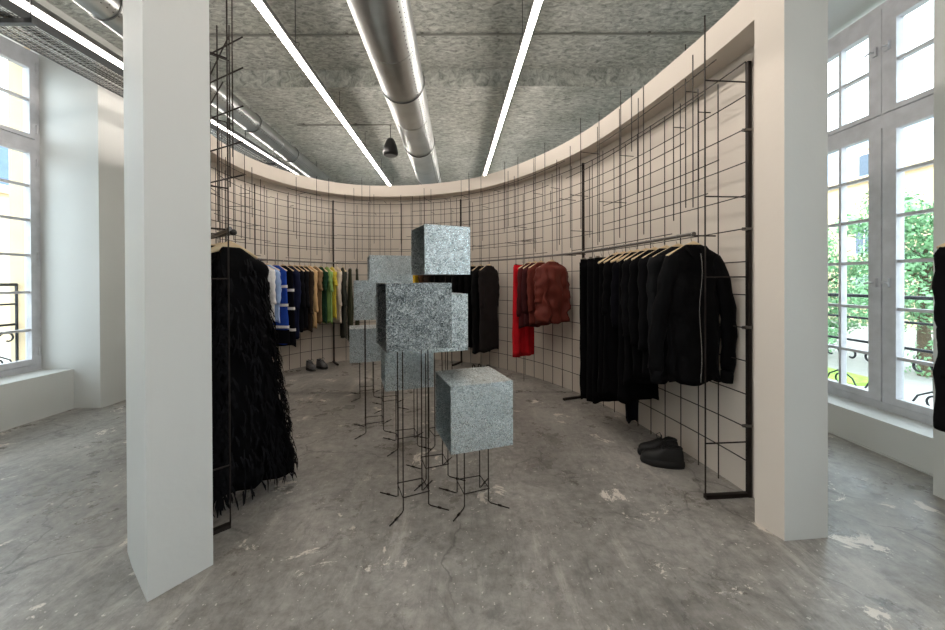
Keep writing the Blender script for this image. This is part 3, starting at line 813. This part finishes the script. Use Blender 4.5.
gi = [0]
def garment(s, name, label, cat, col, hem, kind='top', hs=.2, hh=.21, th=.035, sleeve=.55, group=None, rail=None, top=None, cuff=None, stripes=None,
            zipper=False, collar=False, rough=0, famp=.010, hlabel=None, pos=None, dv=None, rgh=.9, out=.03, r0=.07, r1=.05, folds=1.0, clip=False, bend=0, tilt=0):
    gi[0] += 1; rnd = random.Random(gi[0]*13+5)
    if pos is None:
        p, tg, n = cur(s, RO); pos = p; dv = -n
    dv = dv.normalized()
    if -dv.y*pos.x+dv.x*pos.y < 0: dv = -dv
    if tilt: dv = V((dv.x*math.cos(tilt)-dv.y*math.sin(tilt), dv.x*math.sin(tilt)+dv.y*math.cos(tilt)))
    ang = math.atan2(dv.y, dv.x)
    hanger(pos, dv, hlabel or ('hanger holding the ' + label), clip=clip)
    t = thing(name, label, cat, (pos.x, pos.y, hem), ang, group)
    mt = cloth(col, rgh)
    ztop = (top or (RZ-.078)) - hem
    H = ztop
    if kind in ('top', 'dress'):
        bm = cloth_body(lv(ztop, 0, hs, hh, th), rnd, folds, famp, rough=rough, hemvar=.015)
        obj('body', bm, mt, t, True)
        if sleeve:
            for sx in (-1, 1):
                bm, e = sleeve_mesh(sx, hs, ztop-.07, sleeve, out, r0, r1, rnd, bend=bend)
                sl = obj('sleeve', bm, mt, t, True)
                if cuff:
                    cb = bmesh.new(); cx = e.x - r1; tube(cb, [(cx, e.y, e.z+.015), (cx, e.y, e.z-.02), (cx, e.y, e.z-.07)], [r1*.82, r1*.8, r1*.72], 14)
                    obj('cuff', cb, cloth(cuff), sl, True)
        if collar:
            cb = bmesh.new()
            for sx in (-1, 1):
                a = [(sx*.075, -.022, ztop-.01), (sx*.02, -.03, ztop-.03), (sx*.035, -.045, ztop-.10), (sx*.09, -.04, ztop-.045)]
                f1 = [cb.verts.new(q_) for q_ in a]; f2 = [cb.verts.new(V(q_)+V((0, -.006, .002))) for q_ in a]
                cb.faces.new(f1); cb.faces.new(f2)
                for k in range(4): cb.faces.new((f1[k], f1[(k+1) % 4], f2[(k+1) % 4], f2[k]))
            obj('collar', cb, mt, t)
        if zipper:
            zb = bmesh.new(); y = -th*1.25-.006
            tube(zb, [(.0+.01*math.sin(k*.7), y-.003*math.sin(k), H*.93-k*H*.92/14) for k in range(15)], .004, 6)
            obj('zipper', zb, M['hook'], t)
        if stripes:
            for (za, zb_, sc) in stripes:
                sb = bmesh.new()
                rg = []
                for z in (za, zb_):
                    u = 1-z/H; w = hs+(hh-hs)*u
                    rg.append([sb.verts.new((math.copysign(abs(math.cos(a))**.75, math.cos(a))*(w*1.02+.003), math.copysign(abs(math.sin(a))**.8, math.sin(a))*(th*(.75+.35*u)*1.28+famp*1.3), z)) for a in [2*PI*j/44 for j in range(44)]])
                for j in range(44): sb.faces.new((rg[0][j], rg[0][(j+1) % 44], rg[1][(j+1) % 44], rg[1][j]))
                st = obj('stripe', sb, cloth(sc), t, True)
    elif kind == 'pants':
        wb = bmesh.new()
        lvl = [(ztop, hs*.9, .015), (ztop-.01, hs*.93, .02), (ztop-.045, hs*.96, .022), (ztop-.05, hs*.95, .021)]
        wb = cloth_body(lvl, rnd, 1, 0); obj('waistband', wb, mt, t, True)
        for sx in (-1, 1):
            zs = ztop-.03; lv_ = []
            for k in range(19):
                u = k/18; lv_.append((zs*(1-u), hs*.5+(hh*.5-hs*.5)*u, th*(.6+.5*min(1, u*3))))
            bm = cloth_body(lv_, rnd, folds, famp)
            bmesh.ops.translate(bm, verts=bm.verts, vec=(sx*(hs*.47), 0, 0))
            obj('leg', bm, mt, t, True)
    elif kind == 'skirt':
        wb = cloth_body([(ztop, hs*.94, .018), (ztop-.04, hs*.97, .022), (ztop-.045, hs*.95, .022)], rnd, 1, 0); obj('waistband', wb, mt, t, True)
        lv_ = []
        for k in range(20):
            u = k/19; lv_.append(((ztop-.035)*(1-u), hs+(hh-hs)*u, .022+(th-.022)*min(1, u*2)))
        obj('skirt_panel', cloth_body(lv_, rnd, folds, famp, hemvar=.012), mt, t, True)
    return t

BK = (8, 8, 10); BK2 = (13, 13, 15)
# right rail --------------------------------------------------------------
def s_of(y, xs=1, off=RO):   # arc length where the rail on the right side reaches depth y
    return min([i*.01 for i in range(0, 500)], key=lambda s: abs(cur(s, off)[0].y-y))
G1 = 'black clothes on the right rail'
garment(s_of(2.56), 'bomber_jacket', 'black zip jacket with ribbed cuffs, nearest on the right rail', 'jacket', BK, .78, hs=.205, hh=.185, th=.05, sleeve=.84, cuff=(16, 16, 18), zipper=True, group=G1, out=.12, r0=.07, r1=.05, famp=.010, bend=.02, rgh=.7, rough=.03, collar=True)
lace = garment(s_of(2.72), 'textured_jacket', 'black ruffled textured jacket just behind the zip jacket', 'jacket', (22, 23, 25), .76, hs=.22, hh=.21, th=.04, sleeve=.83, group=G1, rough=.03, famp=.014, cuff=(14, 14, 16), rgh=.6)
garment(s_of(2.86), 'knit_top', 'black top second behind the zip jacket on the right rail', 'top', BK2, .74, hs=.21, hh=.2, sleeve=.72, group=G1)
garment(s_of(2.99), 'blouse', 'black blouse third behind the zip jacket on the right rail', 'top', BK, .70, hs=.2, hh=.2, sleeve=.7, group=G1)
garment(s_of(3.105), 'shirt', 'black shirt fourth behind the zip jacket on the right rail', 'shirt', BK2, .62, hs=.2, hh=.21, sleeve=.65, group=G1, collar=True)
garment(s_of(3.22), 'long_dress', 'long black dress second left of the short black shirts', 'dress', BK, .43, kind='dress', hs=.18, hh=.2, sleeve=0, group=G1)
garment(s_of(3.32), 'draped_tunic', 'narrow black tunic whose tip dips lowest on the right rail', 'top', (12, 12, 18), .20, hs=.17, hh=.05, th=.025, sleeve=.6, group=G1)
garment(s_of(3.43), 'midi_dress', 'black midi dress right of the hanging skirts', 'dress', BK, .40, kind='dress', hs=.19, hh=.22, sleeve=.5, group=G1)
garment(s_of(3.545), 'sleeveless_dress', 'black sleeveless dress, leftmost on a wooden hanger on the right rail', 'dress', BK, .36, kind='dress', hs=.19, hh=.21, sleeve=0, group=G1)
garment(s_of(3.67), 'long_skirt', 'long black skirt on clips nearest the black dresses', 'skirt', BK, .27, kind='skirt', hs=.18, hh=.2, th=.035, group=G1, clip=True, top=RZ-.10)
garment(s_of(3.80), 'wide_trousers', 'wide black trousers clipped between two black skirts', 'trousers', BK2, .24, kind='pants', hs=.18, hh=.2, th=.035, group=G1, clip=True, top=RZ-.10)
garment(s_of(3.93), 'pleated_skirt', 'long black skirt at the far left end of the right rail', 'skirt', BK, .22, kind='skirt', hs=.19, hh=.185, th=.04, group=G1, clip=True, top=RZ-.10, famp=.012)

# back right rail ----------------------------------------------------------
G2 = 'clothes on the back right rail'
sj = s_bearing(552, RO, 1.5, 4.5)
brown = garment(sj, 'velvet_jacket', 'bulky bunched rust-red jacket, foremost beside the grid', 'jacket', (100, 42, 33), .96, hs=.22, hh=.255, th=.12, sleeve=.46, group=G2, rough=.05, famp=.02, rgh=.55, r0=.10, r1=.09, out=.04, collar=True)
garment(sj+.24, 'suede_jacket', 'rust-brown jacket directly behind the bulky rust-red one', 'jacket', (98, 44, 36), .90, hs=.2, hh=.2, th=.045, sleeve=.6, group=G2, rough=.01)
garment(sj+.37, 'maroon_shirt', 'dark maroon top with pale tag between rust and wine tops', 'shirt', (62, 24, 26), .88, hs=.2, hh=.19, th=.04, sleeve=.62, group=G2)
garment(sj+.49, 'wine_jacket', 'dark wine jacket next to the bright red trousers', 'jacket', (72, 26, 28), .84, hs=.2, hh=.2, th=.04, sleeve=.68, group=G2)
garment(sj+.64, 'red_trousers', 'bright red wide trousers hanging on the back rail', 'trousers', (196, 22, 34), .40, kind='pants', hs=.19, hh=.22, th=.04, group=G2, clip=True, top=RZ-.10)
sc = s_bearing(489, RO, 3, 6)
backs = [(489, 'long_coat', 'long charcoal coat left of the red trousers', 'coat', (34, 30, 30), .36),
 (481, 'wool_coat', 'long black coat with grey lapel beside the charcoal coat', 'coat', (22, 22, 23), .32),
 (473, 'black_coat', 'long black coat partly behind the bright metal box edge', 'coat', (12, 12, 13), .38),
 (466, 'black_dress', 'long black dress showing right under the highest metal box', 'dress', (10, 10, 11), .42),
 (459, 'black_blazer', 'black blazer right of centre under the highest metal box', 'jacket', (12, 12, 13), .7),
 (452, 'black_tunic', 'black tunic under the middle of the highest metal box', 'top', (10, 10, 11), .72),
 (445, 'black_cardigan', 'black cardigan left of centre under the highest metal box', 'cardigan', (13, 13, 14), .7),
 (438, 'black_blouse', 'black blouse between the legs of the highest metal box', 'top', (9, 9, 10), .74),
 (431, 'dark_brown_top', 'dark brown top under the left edge of the highest box', 'top', (40, 30, 24), .74),
 (424, 'brown_vest', 'small brown vest beside the mustard yellow top', 'vest', (70, 48, 30), .8)]
for b_, nm, lb, ct, col, hem in backs:
    garment(s_bearing(b_, RO, 3, 9), nm, lb, ct, col, hem, kind='dress', hs=.2, hh=.22, th=.045, sleeve=.6, group=G2, collar=b_ > 475)
garment(s_bearing(417, RO, 3, 9), 'mustard_top', 'mustard yellow top glimpsed between the metal boxes', 'top', (206, 166, 40), .95, hs=.2, hh=.2, th=.04, sleeve=.5, group=G2)

# left rail -----------------------------------------------------------------
G3 = 'clothes on the back left rail'
specs = [  # bearing, name, label, colour, hem, kwargs
 (361, 'cargo_trousers', 'dark olive trousers nearest the metal boxes', 'trousers', (58, 60, 46), .62, dict(kind='pants', hs=.17, hh=.18, clip=True, top=RZ-.1)),
 (354, 'olive_trousers', 'olive green trousers second from the metal boxes', 'trousers', (70, 72, 54), .42, dict(kind='pants', hs=.17, hh=.2, clip=True, top=RZ-.1)),
 (347, 'olive_coat', 'dark grey-green coat right of the pale beige shirt', 'coat', (58, 60, 54), .50, dict(hs=.2, hh=.21, sleeve=.6)),
 (341, 'beige_shirt', 'pale beige shirt with long sleeves right of the yellow top', 'shirt', (214, 202, 186), .78, dict(sleeve=.6)),
 (336, 'yellow_top', 'yellow top squeezed between green and beige shirts', 'top', (206, 186, 70), .86, dict(sleeve=.25)),
 (331, 'lime_shirt', 'light green shirt right of the dark green one', 'shirt', (142, 176, 104), .78, dict(sleeve=.35)),
 (325, 'green_shirt', 'dark green short-sleeved shirt on the back left rail', 'shirt', (32, 66, 46), .80, dict(sleeve=.32)),
 (319, 'brown_shirt', 'khaki brown shirt left of the dark green one', 'shirt', (140, 114, 84), .80, dict(sleeve=.32)),
 (313.5, 'tan_shirt', 'light tan long-sleeved shirt on the back left rail', 'shirt', (204, 170, 124), .72, dict(sleeve=.68)),
 (309, 'brown_jacket', 'dark brown jacket left of the tan shirt', 'jacket', (52, 42, 34), .68, dict(sleeve=.7)),
 (304, 'black_shirt', 'black shirt with small white tag left of the brown jacket', 'shirt', (22, 22, 26), .74, dict(sleeve=.6)),
 (299, 'black_jacket', 'black jacket right of the navy coat', 'jacket', (18, 19, 24), .70, dict(sleeve=.6)),
 (294, 'navy_coat', 'dark navy coat right of the striped knits', 'coat', (24, 30, 58), .60, dict(sleeve=.6)),
]
for k, (b_, nm, lb, ct, col, hem, kw) in enumerate(specs):
    s = s_bearing(b_-4, RO, 6.0, LEN-3.4)
    kw = dict(kw); kw.setdefault('th', .028); kw.setdefault('hs', .19); kw.setdefault('hh', .19); kw.setdefault('out', .03)
    garment(s, nm, lb, ct, col, hem, group=G3, **kw)
sb = s_bearing(278, RO, 6.5, LEN-3.0)
H = RZ-.092-.56
st = [(H*.20, H*.235, (226, 224, 222)), (H*.48, H*.515, (226, 224, 222)), (H*.72, H*.755, (226, 224, 222))]
garment(sb-.10, 'striped_cardigan', 'black knit dress with white stripes right of the blue one', 'dress', (14, 15, 22), .50, hs=.20, hh=.25, th=.035, sleeve=0, group=G3, stripes=st, famp=.003)
garment(sb+.05, 'striped_dress', 'royal blue and black knit dress with white stripes', 'dress', (34, 72, 168), .56, hs=.2, hh=.25, th=.035, sleeve=0, famp=.003, group=G3, stripes=st+[(0.004, H*.18, (12, 13, 18))])
garment(sb+.22, 'pale_blue_shirt', 'pale blue shirt left of the royal blue striped dress', 'shirt', (158, 184, 226), .9, hs=.2, hh=.21, sleeve=.5, group=G3)
garment(sb+.34, 'white_shirt', 'white shirt left of the pale blue shirt', 'shirt', (224, 224, 226), .92, hs=.2, hh=.21, sleeve=.5, group=G3)
garment(sb+.50, 'grey_shirt', 'pale grey shirt mostly hidden behind the black jacket', 'shirt', (190, 190, 192), .92, hs=.2, hh=.21, sleeve=.5, group=G3)

# near left : the big black dress and its neighbours -----------------------------
G4 = 'black clothes on the near left rail'
p0 = V((-1.635, 2.43)); rd = V((-.80, .60)).normalized(); nd = V((.60, .80)).normalized()
t = thing('front_rail', 'short round steel rail carrying the black feathered dress', 'clothes rail', (p0.x, p0.y, 0))
bm = bmesh.new(); a = -rd*.05; b = rd*.95
tube(bm, [(a.x, a.y, RZ), (b.x, b.y, RZ)], .016, 14); obj('rail_tube', bm, M['rail'], t, True)
bm = bmesh.new(); c = -rd*.06; tube(bm, [(c.x, c.y, RZ), (a.x, a.y, RZ)], .021, 14); obj('end_cap', bm, M['blackplastic'], t, True)
bm = bmesh.new()
for f in (.12, .9):
    e = rd*f; g = cur(s_near((p0+e).x, (p0+e).y, .12), .12)[0]-p0
    bm = bmesh.new(); tube(bm, [(e.x, e.y, RZ), (g.x, g.y, RZ)], .006, 6); obj('rail_spigot', bm, M['rod'], t)

def feather_dress():
    rnd = random.Random(99); hem = .10
    hanger(p0, nd, 'wooden hanger holding the big black feathered dress', wid=.175)
    t = thing('feathered_dress', 'long black feathered dress nearest the camera beside the left post', 'dress', (p0.x, p0.y, hem), math.atan2(nd.y, nd.x), G4)
    top = RZ-.095-hem; m = cloth(BK, .8)
    L = lv(top, 0, .195, .42, .06, drop=.09, kth=2.2, waist=-.03)
    bb = cloth_body(L, rnd, .7, .02, rough=.03, hemvar=.03, n=56)
    for v_ in bb.verts:
        if v_.co.x < 0: v_.co.x *= 1-.55*min(1, abs(v_.co.x)/.15)
    obj('body', bb, m, t, True)
    for sx in (1,):
        bm, e = sleeve_mesh(sx, .21, top-.08, .5, .04, .08, .07, rnd); obj('sleeve', bm, m, t, True)
    fb = bmesh.new()
    for _ in range(2300):
        f = rnd.random()**.7; z = top*(1-f)*.96+.01; w = .2+(.42-.2)*f; a = rnd.uniform(0, 2*PI)
        x = w*math.copysign(abs(math.cos(a))**.75, math.cos(a)); y = (.05+.09*f)*math.copysign(abs(math.sin(a))**.8, math.sin(a))
        if x < 0: x *= 1-.55*min(1, abs(x)/.15)
        p = V((x, y, z)); o_ = V((math.cos(a)*.6, math.sin(a), 0)).normalized()
        l = rnd.uniform(.06, .13); wd = rnd.uniform(.004, .010); side = o_.cross(V((0, 0, 1)))
        d = (V((0, 0, -1)) + o_*rnd.uniform(.05, .45) + side*rnd.uniform(-.35, .35)).normalized()
        pts = [p, p+d*l*.5+o_*.012, p+d*l]
        if pts[2].z < -.075: continue
        vs = []
        for q_, ww in zip(pts, (wd*.5, wd, wd*.3)):
            vs.append((fb.verts.new(q_-side*ww), fb.verts.new(q_+side*ww)))
        for u_, v_ in zip(vs, vs[1:]): fb.faces.new((u_[0], u_[1], v_[1], v_[0]))
    obj('feather_fringe', fb, cloth((15, 15, 18), .7), t, kind='stuff')
feather_dress()
# bits of black cloth behind it
near = [(.16, 'zip_coat', 'black coat with slim white zip directly behind the feathered dress', 'coat', .30, .27, True),
        (.34, 'black_parka', 'black coat second behind the feathered dress', 'coat', .34, .25, False),
        (.52, 'black_gown', 'black gown third behind the feathered dress', 'dress', .32, .26, False)]
for f, nm, lb, ct, hem, hh, zp in near:
    p = p0 + rd*f
    g = garment(0, nm, lb, ct, BK, hem, kind='dress', hs=.22, hh=hh, th=.05, sleeve=.72, group=G4, pos=p, dv=nd, rough=.012, out=.07)
    if zp:
        zb = bmesh.new(); tube(zb, [(.20, -.078, 1.22), (.225, -.080, 1.06)], .006, 6); obj('pocket_zip', zb, cloth((230, 230, 228)), g)

# coat at the right edge of the view
t = thing('wall_rail', 'steel clothes rail on brackets at the right wall', 'clothes rail', (2.72, 1.4, 0))
bm = bmesh.new(); tube(bm, [(0, -.7, RZ), (0, .62, RZ)], .0125, 10); obj('rail_tube', bm, M['rail'], t, True)
for y in (-.6, .55):
    bm = bmesh.new(); tube(bm, [(0, y, RZ), (.48, y, RZ)], .008, 8); obj('bracket', bm, M['steel'], t)
garment(0, 'edge_coat', 'black coat cut off by the right edge of the photo', 'coat', (16, 15, 17), .70, kind='dress', hs=.2, hh=.225, th=.06, sleeve=.7, pos=V((2.72, 1.93)), dv=V((1, 0)), rough=.02, out=.02, hlabel='wooden hanger holding the black coat at the right edge')

# ------------------------------------------------------------------ shoes
def shoe(parent, x, y, rz, mu, ms, L_=.29, laces=True, chunky=1.0, strap=False):
    T = Matrix.Translation((x, y, 0)) @ Matrix.Rotation(rz, 4, 'Z')
    def half(u):   # half width along the length
        return L_*(.115 + .06*math.sin(PI*min(1, u*1.15))**.8 + .03*math.exp(-((u-.72)/.18)**2)) * (1 if 0 < u < 1 else .35)
    def loft(levels, nm, m, par):
        bm = bmesh.new(); rg = []
        for z, k, tz in levels:
            ring = []
            for j in range(36):
                a = 2*PI*j/36; u = .5+.5*math.cos(a)
                w = half(u)*abs(math.sin(a))**.55*math.copysign(1, math.sin(a)) if abs(math.sin(a)) > 1e-6 else 0
                ring.append(bm.verts.new((L_*(u-.5)*k[0]+k[2], w*k[1], z + tz(u))))
            rg.append(ring)
        for a, b in zip(rg, rg[1:]):
            for j in range(36): bm.faces.new((a[j], a[(j+1) % 36], b[(j+1) % 36], b[j]))
        bm.faces.new(rg[0]); bm.faces.new(rg[-1])
        bmesh.ops.transform(bm, matrix=T, verts=bm.verts)
        return obj(nm, bm, m, par, True)
    c = chunky; z0 = lambda u: 0
    s = loft([(0, (1.02, 1.08, 0), lambda u: .012*max(0, u-.8)*5*.5), (.012*c, (1.06, 1.14, 0), lambda u: .008*max(0, u-.8)*5*.4), (.032*c, (1.05, 1.12, 0), z0), (.036*c, (.98, 1.0, 0), z0)], 'sole', ms, parent)
    st = [(0, .45, .06), (.02, .72, .092), (.07, .86, .112), (.15, .9, .122), (.26, .88, .108), (.34, .90, .100), (.42, .93, .112), (.50, .97, .104), (.60, 1.0, .086), (.70, 1.02, .072), (.80, 1.02, .063), (.89, 1.0, .056), (.95, .92, .047), (.985, .8, .034), (1, .5, .02)]
    bm = bmesh.new(); rg = []; zb = .030*c
    for u, kw, h in st:
        w = max(half(min(.97, max(.03, u))), .02)*kw
        rg.append([bm.verts.new((L_*(u-.5)*.99, w*math.copysign(abs(math.cos(a))**(.75 if u > .45 else .5), math.cos(a))*(1-.28*math.sin(a)*(1 if .05 < u < .5 else 0)), zb + h*1.02*math.sin(a)**.8)) for a in [PI*k/14 for k in range(15)]])
    for a, b in zip(rg, rg[1:]):
        for k in range(14): bm.faces.new((a[k], a[k+1], b[k+1], b[k]))
    bm.faces.new(rg[0]); bm.faces.new(rg[-1])
    bmesh.ops.transform(bm, matrix=T, verts=bm.verts); obj('upper', bm, mu, parent, True)
    bm = bmesh.new()
    tube(bm, [(L_*(-.30+.155*math.cos(a)), L_*.105*math.sin(a), zb+.112-.012*math.cos(a)*(1 if math.cos(a) > 0 else -.4)) for a in [2*PI*k/24 for k in range(25)]], .008, 8, cap=False)
    bmesh.ops.transform(bm, matrix=T, verts=bm.verts); obj('ankle_collar', bm, ms, parent, True)
    if laces:
        bm = bmesh.new()
        for k in range(4):
            xx = L_*(.20-k*.072); zz = zb+.068+.0115*k
            tube(bm, [(xx, -.032, zz-.012), (xx, -.012, zz+.004), (xx+.006, .012, zz+.005), (xx, .032, zz-.012)], .0032, 6)
        for sg in (-1, 1):
            tube(bm, [(-.03, 0, zb+.11), (-.02, sg*.025, zb+.15), (0, sg*.05, zb+.125), (0, sg*.03, zb+.10), (-.03, 0, zb+.108)], .003, 6)
        bmesh.ops.transform(bm, matrix=T, verts=bm.verts); obj('laces', bm, ms, parent, True)
    if strap:
        bm = bmesh.new()
        for xx in (.06, -.0): tube(bm, [(xx, -.05, .03), (xx, -.042, .075), (xx, 0, .098), (xx, .042, .075), (xx, .05, .03)], .011, 8)
        bmesh.ops.transform(bm, matrix=T, verts=bm.verts); obj('strap', bm, M['hook'], parent, True)
leather = mat('black_leather', (7, 7, 8), .6, vary=.2, vscale=20)
rubber = mat('black_rubber', (6, 6, 7), .6)
silver = mat('silver_grey_fabric', (92, 92, 94), .5, vary=.3, vscale=40)
def single(lbl, cat, x, y, rz, nm='lace_up_shoe', grp=None, **kw):
    t = thing(nm, lbl, cat, (x, y, 0), rz, grp); shoe(t, 0, 0, 0, **kw); return t
single('black chunky lace-up shoe nearer the camera, under the black jackets', 'shoe', 1.535, 2.92, math.radians(160), grp='black lace-up shoes', mu=leather, ms=rubber, chunky=1.5, L_=.31)
single('black chunky lace-up shoe behind its mate, closer to the grid', 'shoe', 1.575, 3.06, math.radians(168), grp='black lace-up shoes', mu=leather, ms=rubber, chunky=1.5, L_=.31)
single('silver and black sneaker on the left below the tan shirts', 'shoe', -2.74, 6.08, math.radians(-38), nm='sneaker', grp='silver sneakers', mu=silver, ms=rubber, chunky=1.3, L_=.26)
single('silver and black sneaker on the right below the beige shirt', 'shoe', -2.60, 6.20, math.radians(-30), nm='sneaker', grp='silver sneakers', mu=silver, ms=rubber, chunky=1.3, L_=.26)
def sandal(lbl, x, y, rz):
    t = thing('sandal', lbl, 'sandal', (x, y, 0), rz, 'black sandals below the coats')
    bm = bmesh.new(); pts = [(.14*math.cos(a), (.042+.008*math.cos(a))*math.sin(a)) for a in [2*PI*k/24 for k in range(24)]]
    prism(bm, pts, 0, .026); obj('sole', bm, rubber, t)
    for xx in (.06, -.05):
        bm = bmesh.new(); tube(bm, [(xx, .045*math.cos(a), .02+.06*math.sin(a)) for a in [PI*k/10 for k in range(11)]], .009, 8); obj('strap', bm, leather, t, True)
sandal('black strappy sandal on the left below the long coats', .06, 6.12, .5)
sandal('black strappy sandal on the right below the long coats', .22, 6.02, .9)

# ------------------------------------------------------------------ light
w = bpy.data.worlds.new('world'); bpy.context.scene.world = w; w.use_nodes = True
bg = w.node_tree.nodes['Background']; bg.inputs[0].default_value = (.82, .93, 1.0, 1); bg.inputs[1].default_value = 6.2

sc_ = bpy.context.scene
sc_.view_settings.view_transform = 'Standard'; sc_.view_settings.look = 'None'
sc_.view_settings.gamma = 1; sc_.view_settings.use_curve_mapping = False
sc_.view_settings.exposure = .25
